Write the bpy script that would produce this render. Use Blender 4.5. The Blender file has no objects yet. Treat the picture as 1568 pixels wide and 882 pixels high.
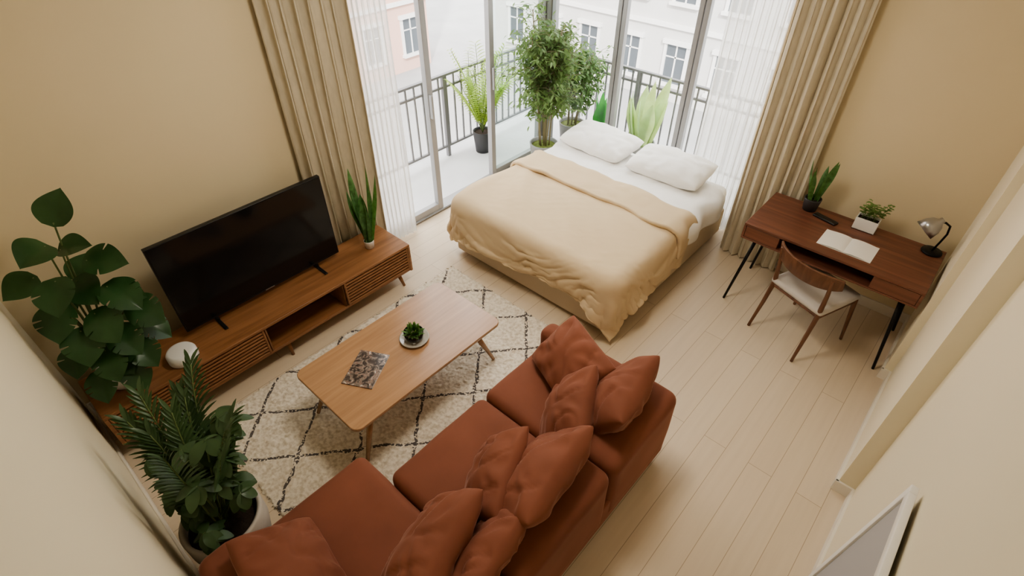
import bpy, bmesh, math, random
import numpy as np
from mathutils import Vector, Matrix, noise
random.seed(7)
D=bpy.data; C=bpy.context; S=C.scene

# ---------------------------------------------------------------- helpers
def nd(nt,t,**kw):
    n=nt.nodes.new(t)
    for k,v in kw.items(): setattr(n,k,v)
    return n
def L4(c): return (c[0],c[1],c[2],1)
def base_mat(name):
    m=D.materials.new(name); m.use_nodes=True
    nt=m.node_tree; p=nt.nodes['Principled BSDF']
    return m,nt,p
def mat(name,col,rough=.5,metal=0,spec=.5,bump=None,var=None,sheen=0,coat=0,stretch=(1,1,1)):
    m,nt,p=base_mat(name)
    p.inputs['Base Color'].default_value=L4(col)
    p.inputs['Roughness'].default_value=rough
    p.inputs['Metallic'].default_value=metal
    p.inputs['Specular IOR Level'].default_value=spec
    if sheen:
        p.inputs['Sheen Weight'].default_value=sheen
        p.inputs['Sheen Roughness'].default_value=.32
        p.inputs['Sheen Tint'].default_value=(min(1,col[0]*3),min(1,col[1]*5),min(1,col[2]*6.5),1)
    if coat: p.inputs['Coat Weight'].default_value=coat
    if bump or var:
        tc=nd(nt,'ShaderNodeTexCoord'); mp=nd(nt,'ShaderNodeMapping')
        mp.inputs['Scale'].default_value=stretch
        nt.links.new(tc.outputs['Object'],mp.inputs['Vector'])
    if var:
        n=nd(nt,'ShaderNodeTexNoise'); n.inputs['Scale'].default_value=var[0]; n.inputs['Detail'].default_value=4
        nt.links.new(mp.outputs[0],n.inputs['Vector'])
        r=nd(nt,'ShaderNodeValToRGB')
        r.color_ramp.elements[0].position=.3; r.color_ramp.elements[1].position=.7
        a=var[1]
        r.color_ramp.elements[0].color=L4([c*(1-a) for c in col])
        r.color_ramp.elements[1].color=L4([min(1,c*(1+a)) for c in col])
        nt.links.new(n.outputs['Fac'],r.inputs[0]); nt.links.new(r.outputs[0],p.inputs['Base Color'])
    if bump:
        n=nd(nt,'ShaderNodeTexNoise'); n.inputs['Scale'].default_value=bump[0]; n.inputs['Detail'].default_value=5
        nt.links.new(mp.outputs[0],n.inputs['Vector'])
        b=nd(nt,'ShaderNodeBump'); b.inputs['Strength'].default_value=bump[1]; b.inputs['Distance'].default_value=bump[2]
        nt.links.new(n.outputs['Fac'],b.inputs['Height']); nt.links.new(b.outputs[0],p.inputs['Normal'])
    return m
def wood(name,c1,c2,axis=1,rough=.4,scale=1,coat=0):
    m,nt,p=base_mat(name)
    tc=nd(nt,'ShaderNodeTexCoord'); mp=nd(nt,'ShaderNodeMapping')
    s=[26*scale]*3; s[axis]=1.6*scale; mp.inputs['Scale'].default_value=s
    nt.links.new(tc.outputs['Object'],mp.inputs['Vector'])
    n=nd(nt,'ShaderNodeTexNoise'); n.inputs['Scale'].default_value=1; n.inputs['Detail'].default_value=7; n.inputs['Distortion'].default_value=.6
    nt.links.new(mp.outputs[0],n.inputs['Vector'])
    r=nd(nt,'ShaderNodeValToRGB'); r.color_ramp.elements[0].position=.32; r.color_ramp.elements[1].position=.68
    r.color_ramp.elements[0].color=L4(c1); r.color_ramp.elements[1].color=L4(c2)
    nt.links.new(n.outputs['Fac'],r.inputs[0]); nt.links.new(r.outputs[0],p.inputs['Base Color'])
    p.inputs['Roughness'].default_value=rough
    if coat: p.inputs['Coat Weight'].default_value=coat; p.inputs['Coat Roughness'].default_value=.25
    b=nd(nt,'ShaderNodeBump'); b.inputs['Strength'].default_value=.12; b.inputs['Distance'].default_value=.002
    nt.links.new(n.outputs['Fac'],b.inputs['Height']); nt.links.new(b.outputs[0],p.inputs['Normal'])
    return m

class MB:
    def __init__(s): s.V=[];s.F=[];s.M=[];s.S=[]
    def clamp(s,x0=-99,x1=99,y0=-99,y1=99):
        s.V=[(min(x1,max(x0,v[0])),min(y1,max(y0,v[1])),v[2]) for v in s.V]
    def add(s,verts,faces,mi=0,smooth=True,T=None):
        o=len(s.V)
        for v in verts:
            v=Vector(v)
            if T is not None: v=T@v
            s.V.append(v[:])
        for f in faces:
            s.F.append([i+o for i in f]); s.M.append(mi); s.S.append(smooth)
    def box(s,x0,x1,y0,y1,z0,z1,mi=0,bev=0,seg=2,T=None):
        if bev<=0:
            v=[(x,y,z) for x in (x0,x1) for y in (y0,y1) for z in (z0,z1)]
            f=[(0,1,3,2),(4,6,7,5),(0,4,5,1),(2,3,7,6),(0,2,6,4),(1,5,7,3)]
            s.add(v,f,mi,False,T)
        else:
            bm=bmesh.new(); bmesh.ops.create_cube(bm,size=1)
            for v in bm.verts:
                v.co=Vector((x0+(v.co.x+.5)*(x1-x0),y0+(v.co.y+.5)*(y1-y0),z0+(v.co.z+.5)*(z1-z0)))
            bmesh.ops.bevel(bm,geom=bm.edges[:]+bm.verts[:],offset=bev,segments=seg,profile=.5,affect='EDGES')
            bm.verts.index_update()
            s.add([v.co[:] for v in bm.verts],[[v.index for v in f.verts] for f in bm.faces],mi,True,T); bm.free()
    def tube(s,pts,rad,mi=0,n=12,T=None,caps=True):
        pts=[Vector(p) for p in pts]
        if not isinstance(rad,(list,tuple)): rad=[rad]*len(pts)
        V=[];F=[]
        ref=None
        for i,p in enumerate(pts):
            if i==0: d=pts[1]-p
            elif i==len(pts)-1: d=p-pts[i-1]
            else: d=pts[i+1]-pts[i-1]
            d.normalize()
            if ref is None:
                ref=Vector((0,0,1)) if abs(d.z)<.9 else Vector((1,0,0))
            a=d.cross(ref).normalized(); b=d.cross(a).normalized(); ref=a.cross(d)
            for k in range(n):
                t=2*math.pi*k/n
                V.append(p+a*math.cos(t)*rad[i]+b*math.sin(t)*rad[i])
        for i in range(len(pts)-1):
            for k in range(n):
                F.append((i*n+k,i*n+(k+1)%n,(i+1)*n+(k+1)%n,(i+1)*n+k))
        s.add(V,F,mi,True,T)
        if caps:
            o=len(s.V)-len(V)
            s.F.append([o+k for k in range(n)][::-1]); s.M.append(mi); s.S.append(False)
            s.F.append([o+(len(pts)-1)*n+k for k in range(n)]); s.M.append(mi); s.S.append(False)
    def lathe(s,c,prof,mi=0,n=32,T=None):
        V=[];F=[]
        for r,z in prof:
            for k in range(n):
                t=2*math.pi*k/n; V.append((c[0]+r*math.cos(t),c[1]+r*math.sin(t),c[2]+z))
        for i in range(len(prof)-1):
            for k in range(n):
                F.append((i*n+k,i*n+(k+1)%n,(i+1)*n+(k+1)%n,(i+1)*n+k))
        s.add(V,F,mi,True,T)
    def rbox(s,c,size,r,mi=0,n=16,puff=0,nz=0,nsc=3,T=None,sag=0):
        h=[size[i]/2 for i in range(3)]; N=n
        def ax(h):
            rr=min(r,h*.98)
            inner=list(np.linspace(-(h-rr),h-rr,N+1-6))
            e=[-h,-h+.3*rr,-h+.65*rr]
            return e+inner+[-x for x in e[::-1]]
        A=[ax(x) for x in h]; rr=[min(r,x*.98) for x in h]
        idx={};V=[];F=[]
        def g(i,j,k):
            key=(i,j,k)
            if key in idx: return idx[key]
            p=Vector((A[0][i],A[1][j],A[2][k]))
            q=Vector([max(-(h[a]-rr[a]),min(h[a]-rr[a],p[a])) for a in range(3)])
            d=p-q
            if d.length>0:
                d.normalize(); p=q+Vector((d.x*rr[0],d.y*rr[1],d.z*rr[2]))
            u=p.x/h[0]; v=p.y/h[1]; w=p.z/h[2]
            bulge=max(0,(1-u*u))*max(0,(1-v*v))
            p.z+=puff*(bulge**.6)*(1 if w>0 else -.0)*abs(w)
            p.x+=puff*.35*u*max(0,1-v*v)*max(0,1-w*w); p.y+=puff*.35*v*max(0,1-u*u)*max(0,1-w*w)
            p=p+Vector(c)
            if nz:
                nv=noise.noise_vector(p*nsc)
                p=p+Vector(nv)*nz
            idx[key]=len(V); V.append(p); return idx[key]
        for i in range(N):
            for j in range(N):
                F.append((g(i,j,0),g(i,j+1,0),g(i+1,j+1,0),g(i+1,j,0)))
                F.append((g(i,j,N),g(i+1,j,N),g(i+1,j+1,N),g(i,j+1,N)))
                F.append((g(i,0,j),g(i+1,0,j),g(i+1,0,j+1),g(i,0,j+1)))
                F.append((g(i,N,j),g(i,N,j+1),g(i+1,N,j+1),g(i+1,N,j)))
                F.append((g(0,i,j),g(0,i,j+1),g(0,i+1,j+1),g(0,i+1,j)))
                F.append((g(N,i,j),g(N,i+1,j),g(N,i+1,j+1),g(N,i,j+1)))
        s.add(V,F,mi,True,T)
    def pillow(s,w,h,t,T,mi=0,n=30,seed=0,wr=.012,pinch=.09,power=.5):
        V=[];F=[]
        def P(i,j,sg):
            a=-1+2*i/n; b_=-1+2*j/n
            u=math.sin(a*math.pi/2)*.6+a*.4; v=math.sin(b_*math.pi/2)*.6+b_*.4
            x=u*w/2*(1-pinch*(1-v*v)); y=v*h/2*(1-pinch*(1-u*u))
            cr=max(0,abs(u)+abs(v)-1.55)/.45; x*=1-.05*cr; y*=1-.05*cr
            b=max(0,(1-u*u))*max(0,(1-v*v))
            z=sg*t/2*(b**power)
            q=Vector((x*5,y*5,sg*2+seed*7.3))
            edge=min(1,b*4)
            r=noise.noise(q)*.8+noise.noise(q*2.0)*.4
            ang=math.atan2(v,u); rad=math.sqrt(u*u+v*v)
            cre=math.sin(ang*9+seed*1.7+3*noise.noise(Vector((u*2,v*2,seed))))*min(1,max(0,(rad-.3)*1.6))
            cs=abs(noise.noise(Vector((u*1.3+v*.8+seed*3,v*.5-u*.3,sg*2+seed))))
            z+=sg*(r*wr*1.8+cre*wr*.7-max(0,.12-cs)*wr*9)*edge
            return Vector((x,y,z))
        ids={}
        def g(i,j,sg):
            bd=i in(0,n) or j in(0,n)
            k=(i,j,0 if bd else sg)
            if k not in ids: ids[k]=len(V); V.append(P(i,j,sg))
            return ids[k]
        for i in range(n):
            for j in range(n):
                F.append((g(i,j,1),g(i+1,j,1),g(i+1,j+1,1),g(i,j+1,1)))
                F.append((g(i,j,-1),g(i,j+1,-1),g(i+1,j+1,-1),g(i+1,j,-1)))
        s.add(V,F,mi,True,T)
    def leaf(s,o,d,n,L,W,prof,nseg=6,droop=.5,fold=.15,sweep=0,cols=(-1,0,1),mi=0,twist=0):
        o=Vector(o); d=Vector(d).normalized(); n=Vector(n)
        if abs(d.dot(n.normalized()))>.97: n=Vector((1,.3,.1))
        side=d.cross(n).normalized()
        V=[];F=[]; m=len(cols); pos=o.copy(); dc=d.copy()
        for i in range(nseg+1):
            t=i/nseg; w=W*prof(t)
            sd=side
            if twist: sd=(Matrix.Rotation(twist*t,3,dc)@side)
            nn=sd.cross(dc)
            for c in cols:
                V.append(pos+sd*(c*w/2)+nn*(fold*abs(c)*w/2)+dc*(sweep*abs(c)*w/2))
            dc=(dc+Vector((0,0,-droop/nseg))).normalized(); pos=pos+dc*(L/nseg)
        for i in range(nseg):
            for k in range(m-1):
                F.append((i*m+k,i*m+k+1,(i+1)*m+k+1,(i+1)*m+k))
        s.add(V,F,mi,True)
    def obj(s,name,mats,parent=None,wn=False):
        me=D.meshes.new(name); me.from_pydata(s.V,[],s.F)
        for m in (mats if isinstance(mats,(list,tuple)) else [mats]): me.materials.append(m)
        me.polygons.foreach_set('material_index',s.M); me.polygons.foreach_set('use_smooth',s.S)
        me.update()
        o=D.objects.new(name,me); S.collection.objects.link(o)
        if wn: o.modifiers.new('wn','WEIGHTED_NORMAL')
        if parent: put(o,parent)
        return o
def grp(name,loc=(0,0,0),rz=0,local=False):
    e=D.objects.new(name,None); S.collection.objects.link(e)
    e.empty_display_size=.1
    e.location=loc; e.rotation_euler=(0,0,rz)
    e['local']=1 if local else 0
    return e
def put(o,e):
    o.parent=e
    if not e['local']:
        o.matrix_parent_inverse=(Matrix.Translation(e.location)@Matrix.Rotation(e.rotation_euler.z,4,'Z')).inverted()
def frameT(c,n,up=(0,0,1),roll=0):
    z=Vector(n).normalized(); u=Vector(up); y=(u-z*u.dot(z)).normalized(); x=y.cross(z)
    R=Matrix((x,y,z)).transposed().to_4x4()
    return Matrix.Translation(Vector(c))@R@Matrix.Rotation(roll,4,'Z')
def quick(name,m,*b,bev=0,seg=2):
    mb=MB(); mb.box(*b,bev=bev,seg=seg); return mb.obj(name,m,wn=bev>0)

# ---------------------------------------------------------------- materials
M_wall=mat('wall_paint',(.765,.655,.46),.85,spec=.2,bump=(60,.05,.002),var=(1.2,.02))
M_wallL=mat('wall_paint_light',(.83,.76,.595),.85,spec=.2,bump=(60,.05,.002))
M_ceil=mat('ceiling_paint',(.85,.82,.75),.9)
M_trim=mat('trim_paint',(.84,.79,.70),.5)
M_alu=mat('window_frame_grey',(.35,.35,.355),.4,metal=.2)
M_sofa=mat('terracotta_velvet',(.228,.086,.054),.8,spec=.2,sheen=.6,bump=(120,.08,.002),var=(3,.12))
M_linen=mat('curtain_linen',(.64,.575,.455),.9,spec=.1,bump=(300,.25,.002),var=(40,.06),stretch=(1,1,.3))
M_duvet=mat('duvet_cotton',(.655,.515,.345),.85,spec=.15,bump=(200,.06,.002),sheen=.06)
M_white=mat('white_cotton',(.90,.88,.85),.85,spec=.15,bump=(9,.25,.02))
M_bedbase=mat('bed_upholstery',(.56,.46,.34),.85,bump=(250,.2,.002))
M_teak=wood('teak_wood',(.22,.10,.043),(.35,.168,.077),1,.38)
M_oak=wood('table_oak',(.38,.215,.12),(.49,.29,.165),1,.22,coat=.4)
M_walnut=wood('walnut_wood',(.135,.055,.035),(.23,.095,.06),0,.38)
M_chairw=wood('chair_walnut',(.12,.052,.03),(.20,.095,.055),2,.4)
M_black=mat('black_metal',(.015,.015,.016),.4,metal=.6)
M_tvbody=mat('tv_plastic',(.012,.012,.013),.35)
M_screen=mat('tv_screen',(.006,.006,.007),.12,spec=.5)
M_whitec=mat('white_ceramic',(.85,.84,.82),.35)
M_concrete=mat('concrete_pot',(.50,.45,.39),.85,bump=(25,.3,.006),var=(8,.12))
M_greyp=mat('grey_pot',(.30,.30,.30),.6,var=(6,.08))
M_darkp=mat('dark_pot',(.05,.05,.055),.6)
M_soil=mat('soil',(.035,.022,.014),.95,bump=(60,.8,.01))
M_moss=mat('moss_soil',(.16,.19,.05),.95,bump=(60,.8,.01),var=(40,.4))
def leafmat(name,c,rough=.4,var=(6,.3),tr=.15):
    m=mat(name,c,rough,spec=.4,var=var)
    nt=m.node_tree; p=nt.nodes['Principled BSDF']; out=nt.nodes['Material Output']
    t=nd(nt,'ShaderNodeBsdfTranslucent'); t.inputs[0].default_value=L4([min(1,c[0]*2.2),min(1,c[1]*2),c[2]*1.2])
    mx=nd(nt,'ShaderNodeMixShader'); mx.inputs[0].default_value=tr
    nt.links.new(p.outputs[0],mx.inputs[1]); nt.links.new(t.outputs[0],mx.inputs[2]); nt.links.new(mx.outputs[0],out.inputs[0])
    return m
M_leafd=leafmat('monstera_leaf',(.036,.090,.033),.26)
M_leafp=leafmat('foliage_leaf',(.062,.112,.048),.36)
M_leafs=leafmat('snake_leaf',(.09,.20,.07),.4,var=(30,.5))
M_leafb=leafmat('bamboo_leaf',(.14,.22,.10),.55,tr=.35)
M_leafy=leafmat('agave_leaf',(.36,.50,.27),.5,tr=.3)
M_leafo=leafmat('palm_leaf',(.30,.42,.12),.5,tr=.4)
M_stem=mat('plant_stem',(.12,.17,.06),.6)
M_bark=mat('cane_stem',(.24,.21,.12),.7)
M_grey=mat('seat_fabric',(.56,.52,.48),.9,bump=(250,.2,.002))
M_steel=mat('lamp_steel',(.45,.45,.46),.28,metal=.9)
M_paper=mat('paper',(.88,.86,.82),.8)
M_rail=mat('railing_paint',(.19,.19,.20),.5)
M_tile=mat('balcony_floor',(.62,.62,.63),.7,var=(3,.05))
M_canvas=mat('canvas_grey',(.46,.45,.46),.7)
def glassmat(name,tint,refl=.55):
    m=D.materials.new(name); m.use_nodes=True; nt=m.node_tree; nt.nodes.clear()
    o=nd(nt,'ShaderNodeOutputMaterial'); mx=nd(nt,'ShaderNodeMixShader'); t=nd(nt,'ShaderNodeBsdfTransparent'); g=nd(nt,'ShaderNodeBsdfGlossy')
    g.inputs['Roughness'].default_value=.02; t.inputs[0].default_value=L4(tint)
    f=nd(nt,'ShaderNodeLayerWeight'); f.inputs[0].default_value=.5
    pw=nd(nt,'ShaderNodeMath',operation='POWER'); pw.inputs[1].default_value=4.5
    ml=nd(nt,'ShaderNodeMath',operation='MULTIPLY_ADD'); ml.inputs[1].default_value=refl; ml.inputs[2].default_value=.04
    nt.links.new(f.outputs['Facing'],pw.inputs[0]); nt.links.new(pw.outputs[0],ml.inputs[0])
    nt.links.new(ml.outputs[0],mx.inputs[0]); nt.links.new(t.outputs[0],mx.inputs[1]); nt.links.new(g.outputs[0],mx.inputs[2]); nt.links.new(mx.outputs[0],o.inputs[0])
    return m
M_glass=glassmat('window_glass',(.98,.99,.985)); M_glassg=glassmat('green_glass',(.82,.92,.89))
def sheer(name,fac):
    m=D.materials.new(name); m.use_nodes=True; nt=m.node_tree; nt.nodes.clear()
    o=nd(nt,'ShaderNodeOutputMaterial'); mx=nd(nt,'ShaderNodeMixShader'); t=nd(nt,'ShaderNodeBsdfTransparent')
    m2=nd(nt,'ShaderNodeMixShader'); m2.inputs[0].default_value=.55
    d=nd(nt,'ShaderNodeBsdfDiffuse'); d.inputs[0].default_value=(.95,.945,.93,1); tl=nd(nt,'ShaderNodeBsdfTranslucent'); tl.inputs[0].default_value=(.95,.945,.93,1)
    mx.inputs[0].default_value=fac
    nt.links.new(d.outputs[0],m2.inputs[1]); nt.links.new(tl.outputs[0],m2.inputs[2]); nt.links.new(t.outputs[0],mx.inputs[1]); nt.links.new(m2.outputs[0],mx.inputs[2]); nt.links.new(mx.outputs[0],o.inputs[0])
    return m
M_sheer=sheer('sheer_voile',.68)

def floor_mat():
    m,nt,p=base_mat('oak_planks')
    tc=nd(nt,'ShaderNodeTexCoord'); mp=nd(nt,'ShaderNodeMapping'); mp.inputs['Rotation'].default_value=(0,0,math.pi/2)
    nt.links.new(tc.outputs['Object'],mp.inputs['Vector'])
    b=nd(nt,'ShaderNodeTexBrick'); b.offset=.37; b.inputs['Scale'].default_value=1
    b.inputs['Brick Width'].default_value=2.4; b.inputs['Row Height'].default_value=.15
    b.inputs['Mortar Size'].default_value=.0022; b.inputs['Mortar Smooth'].default_value=.3; b.inputs['Bias'].default_value=0
    b.inputs['Color1'].default_value=(.71,.59,.445,1); b.inputs['Color2'].default_value=(.735,.615,.47,1); b.inputs['Mortar'].default_value=(.47,.36,.25,1)
    nt.links.new(mp.outputs[0],b.inputs['Vector'])
    mp2=nd(nt,'ShaderNodeMapping'); mp2.inputs['Scale'].default_value=(22,1.2,1)
    nt.links.new(tc.outputs['Object'],mp2.inputs['Vector'])
    n=nd(nt,'ShaderNodeTexNoise'); n.inputs['Scale'].default_value=1.5; n.inputs['Detail'].default_value=6
    nt.links.new(mp2.outputs[0],n.inputs['Vector'])
    r=nd(nt,'ShaderNodeValToRGB'); r.color_ramp.elements[0].position=.3;r.color_ramp.elements[0].color=(.95,.945,.94,1); r.color_ramp.elements[1].position=.7
    nt.links.new(n.outputs['Fac'],r.inputs[0])
    mx=nd(nt,'ShaderNodeMixRGB',blend_type='MULTIPLY'); mx.inputs[0].default_value=1
    nt.links.new(b.outputs['Color'],mx.inputs[1]); nt.links.new(r.outputs[0],mx.inputs[2]); nt.links.new(mx.outputs[0],p.inputs['Base Color'])
    p.inputs['Roughness'].default_value=.38
    return m
M_floor=floor_mat()
def rug_mat():
    m,nt,p=base_mat('berber_wool')
    tc=nd(nt,'ShaderNodeTexCoord'); sx=nd(nt,'ShaderNodeSeparateXYZ')
    nz=nd(nt,'ShaderNodeTexNoise'); nz.inputs['Scale'].default_value=7; nz.inputs['Detail'].default_value=3
    nt.links.new(tc.outputs['Object'],nz.inputs['Vector'])
    va=nd(nt,'ShaderNodeVectorMath',operation='MULTIPLY_ADD'); va.inputs[1].default_value=(.07,.07,0)
    nt.links.new(nz.outputs['Color'],va.inputs[0]); nt.links.new(tc.outputs['Object'],va.inputs[2]); nt.links.new(va.outputs[0],sx.inputs[0])
    def M(op,a,b=None):
        n=nd(nt,'ShaderNodeMath',operation=op)
        for i,v in enumerate((a,b)):
            if v is None: continue
            if isinstance(v,(int,float)): n.inputs[i].default_value=v
            else: nt.links.new(v,n.inputs[i])
        return n.outputs[0]
    X=sx.outputs[0];Y=sx.outputs[1]
    def line(sgn):
        v=M('ADD',M('MULTIPLY',X,2.1),M('MULTIPLY',Y,sgn*1.8))
        return M('ABSOLUTE',M('SUBTRACT',M('FRACT',M('ADD',v,20.25)),.5))
    d=M('MINIMUM',line(1),line(-1))
    mask=M('LESS_THAN',d,.028)
    sp=nd(nt,'ShaderNodeTexNoise'); sp.inputs['Scale'].default_value=60; nt.links.new(tc.outputs['Object'],sp.inputs['Vector'])
    mk=M('MULTIPLY',mask,M('GREATER_THAN',sp.outputs['Fac'],.45))
    n2=nd(nt,'ShaderNodeTexNoise'); n2.inputs['Scale'].default_value=45; n2.inputs['Detail'].default_value=5; nt.links.new(tc.outputs['Object'],n2.inputs['Vector'])
    r=nd(nt,'ShaderNodeValToRGB'); r.color_ramp.elements[0].position=.32; r.color_ramp.elements[0].color=(.60,.52,.41,1); r.color_ramp.elements[1].position=.6; r.color_ramp.elements[1].color=(.84,.77,.66,1)
    nt.links.new(n2.outputs['Fac'],r.inputs[0])
    mx=nd(nt,'ShaderNodeMixRGB'); mx.inputs[2].default_value=(.13,.115,.11,1)
    nt.links.new(mk,mx.inputs[0]); nt.links.new(r.outputs[0],mx.inputs[1]); nt.links.new(mx.outputs[0],p.inputs['Base Color'])
    p.inputs['Roughness'].default_value=.95; p.inputs['Specular IOR Level'].default_value=.1
    return m
M_rug=rug_mat()
def mag_mat():
    m,nt,p=base_mat('magazine_cover')
    tc=nd(nt,'ShaderNodeTexCoord'); n=nd(nt,'ShaderNodeTexNoise'); n.inputs['Scale'].default_value=22; n.inputs['Detail'].default_value=8; n.inputs['Distortion'].default_value=1.5
    nt.links.new(tc.outputs['Object'],n.inputs['Vector'])
    r=nd(nt,'ShaderNodeValToRGB'); e=r.color_ramp.elements
    e[0].position=.38; e[0].color=(.04,.03,.028,1); e[1].position=.68; e[1].color=(.62,.58,.52,1)
    a=e.new(.48); a.color=(.13,.10,.09,1); b=e.new(.54); b.color=(.33,.28,.24,1); c=e.new(.59); c.color=(.20,.09,.07,1)
    nt.links.new(n.outputs['Fac'],r.inputs[0]); nt.links.new(r.outputs[0],p.inputs['Base Color']); p.inputs['Roughness'].default_value=.3
    return m
M_mag=mag_mat()

# ---------------------------------------------------------------- room shell
XW=-3.66; YS=-.24; YN=4.45; ZC=3.35
XG=-3.80; YG=4.80
XN=-1.33
quick('floor',M_floor,XG-.05,.75,YS-.15,YG+.05,-.12,0)
quick('ceiling',M_ceil,XG-.05,.75,YS-.15,YG+.05,ZC,ZC+.15)
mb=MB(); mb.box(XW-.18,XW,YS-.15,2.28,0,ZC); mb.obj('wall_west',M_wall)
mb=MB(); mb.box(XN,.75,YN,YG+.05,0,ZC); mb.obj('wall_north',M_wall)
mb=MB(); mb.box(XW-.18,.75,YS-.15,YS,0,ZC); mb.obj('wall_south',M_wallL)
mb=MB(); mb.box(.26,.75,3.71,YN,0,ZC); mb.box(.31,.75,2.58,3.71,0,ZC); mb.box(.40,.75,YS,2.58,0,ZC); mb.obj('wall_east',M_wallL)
mb=MB(); mb.box(XW,XW+.014,YS,2.28,0,.09,bev=.003); mb.obj('baseboard_west',M_trim)
mb=MB(); mb.box(XN,.26,YN-.014,YN,0,.09,bev=.003); mb.obj('baseboard_north',M_trim)
mb=MB(); mb.box(XW+.014,.40,YS,YS+.014,0,.09,bev=.003); mb.obj('baseboard_south',M_trim)
mb=MB(); mb.box(.246,.26,3.70,YN-.014,0,.09); mb.box(.246,.31,3.696,3.71,0,.09); mb.box(.296,.31,2.57,3.696,0,.09); mb.box(.296,.40,2.566,2.58,0,.09); mb.box(.386,.40,YS+.014,2.566,0,.09); mb.obj('baseboard_east',M_trim)

def frame_y(mb,x,y0,y1,z0,z1,w=.055,d=.06):
    mb.box(x-d/2,x+d/2,y0,y0+w,z0,z1,0,.004); mb.box(x-d/2,x+d/2,y1-w,y1,z0,z1,0,.004)
    mb.box(x-d/2,x+d/2,y0+w,y1-w,z0,z0+w*1.1,0,.004); mb.box(x-d/2,x+d/2,y0+w,y1-w,z1-w,z1,0,.004)
def frame_x(mb,y,x0,x1,z0,z1,w=.055,d=.06):
    mb.box(x0,x0+w,y-d/2,y+d/2,z0,z1,0,.004); mb.box(x1-w,x1,y-d/2,y+d/2,z0,z1,0,.004)
    mb.box(x0+w,x1-w,y-d/2,y+d/2,z0,z0+w*1.1,0,.004); mb.box(x0+w,x1-w,y-d/2,y+d/2,z1-w,z1,0,.004)
g=grp('window_1',(-2.6,YG,0))
mb=MB()
xs=[XG+.05,-2.92,-2.13,XN]
for i in range(3): frame_x(mb,YG,xs[i]+.005,xs[i+1]-.005,.03,3.3,w=.045)
mb.box(XG-.05,XN,YG-.05,YG+.05,0,.03); mb.box(XG-.05,XN,YG-.05,YG+.05,3.3,ZC)
mb.box(XG-.05,XG+.05,YG-.05,YG+.05,.03,3.3)
mb.obj('frame',M_alu,g,wn=True)
mb=MB()
for i in range(3): 
    a,b=xs[i]+.04,xs[i+1]-.04; mb.add([(a,YG,.07),(b,YG,.07),(b,YG,3.26),(a,YG,3.26)],[(0,1,2,3)],0,False)
mb.obj('glass',M_glass,g)
g=grp('door_1',(XG,3.5,0))
mb=MB()
frame_y(mb,XG+.03,2.30,3.10,.03,3.3,w=.06)
frame_y(mb,XG-.03,3.90,YG-.06,.03,3.3,w=.06)
mb.box(XG-.07,XG+.07,2.24,YG-.05,0,.03); mb.box(XG-.07,XG+.07,2.24,YG-.05,3.3,ZC); mb.box(XG-.07,XG+.07,2.28,2.30,.03,3.3)
mb.box(XG+.06,XG+.10,3.045,3.065,1.0,1.22,0,.004); mb.box(XG+.0,XG+.03,3.92,3.94,1.0,1.22,0,.004)
mb.obj('frame',M_alu,g,wn=True)
def gy(x,a,b): mb.add([(x,a,.08),(x,b,.08),(x,b,3.25),(x,a,3.25)],[(0,1,2,3)],0,False)
mb=MB(); gy(XG+.03,2.35,3.05); mb.obj('glass_fixed',M_glass,g)
mb=MB(); gy(XG-.03,3.95,YG-.11); mb.obj('glass_sliding',M_glassg,g)

# balcony
mb=MB(); mb.box(-4.75,XG-.07,.8,5.68,-.25,-.03); mb.box(XG-.07,0,YG+.05,5.68,-.25,-.03); mb.obj('balcony_floor',M_tile)
g=grp('balcony_railing',(-4.6,5.5,0)); mb=MB()
for z,t in ((.93,.022),(.80,.012),(.10,.014)):
    mb.box(-4.62-t,-4.62+t,.8,5.56+t,z-.012,z+.012); mb.box(-4.62,0,5.56-t,5.56+t,z-.012,z+.012)
y=.8
while y<5.5: mb.box(-4.628,-4.612,y,y+.016,.10,.93); y+=.115
x=-4.55
while x<0: mb.box(x,x+.016,5.552,5.568,.10,.93); x+=.115
for y in (.8,2.4,3.97,5.53): mb.box(-4.64,-4.60,y,y+.04,-.03,.93)
for x in (-3.1,-1.6,-.1): mb.box(x,x+.04,5.54,5.58,-.03,.93)
mb.obj('bars',M_rail,g)

# ---------------------------------------------------------------- curtains
def curtain(name,p0,p1,z0,z1,folds,amp,m,seed=0,bot=1.0):
    p0=Vector(p0).to_3d();p1=Vector(p1).to_3d(); d=(p1-p0); Ln=d.length; d.normalize(); nrm=Vector((-d.y,d.x,0))
    NS=folds*14; NZ=26; V=[];F=[]
    for j in range(NZ+1):
        t=j/NZ; z=z0+(z1-z0)*t
        for i in range(NS+1):
            s=i/NS
            ph=2*math.pi*folds*s+2.2*noise.noise(Vector((s*4,seed,t*1.1)))*(1-.4*t)
            a=amp*(.8+.7*noise.noise(Vector((s*5+3,seed+2,t*.9))))
            off=a*math.sin(ph)+.25*a*math.sin(2*ph+seed)
            sh=.35*Ln/folds*math.sin(2*ph)*.5
            wob=.014*noise.noise(Vector((s*3,seed+5,t*3)))
            q=p0+d*(s*Ln+sh)+nrm*(off+wob); V.append((q.x,q.y,z))
    for j in range(NZ):
        for i in range(NS):
            a=j*(NS+1)+i; F.append((a,a+1,a+NS+2,a+NS+1))
    mb=MB(); mb.add(V,F); 
    if abs(d.x)<.1: mb.clamp(x0=XW+.012 if 'linen' in name else -9)
    else: mb.clamp(y1=YN-.016 if 'linen' in name else 99)
    return mb.obj(name,m)
curtain('linen_curtain',(-3.585,1.64),(-3.585,2.28),.012,3.33,7,.050,M_linen,1)
curtain('linen_curtain',(-1.31,4.385),(-.80,4.385),.012,3.33,7,.045,M_linen,5)
curtain('sheer_curtain',(-3.66,2.32),(-3.66,2.66),.012,3.33,7,.02,M_sheer,9)
curtain('sheer_curtain',(-1.90,4.70),(-1.37,4.68),.012,3.33,9,.022,M_sheer,12)

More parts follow.
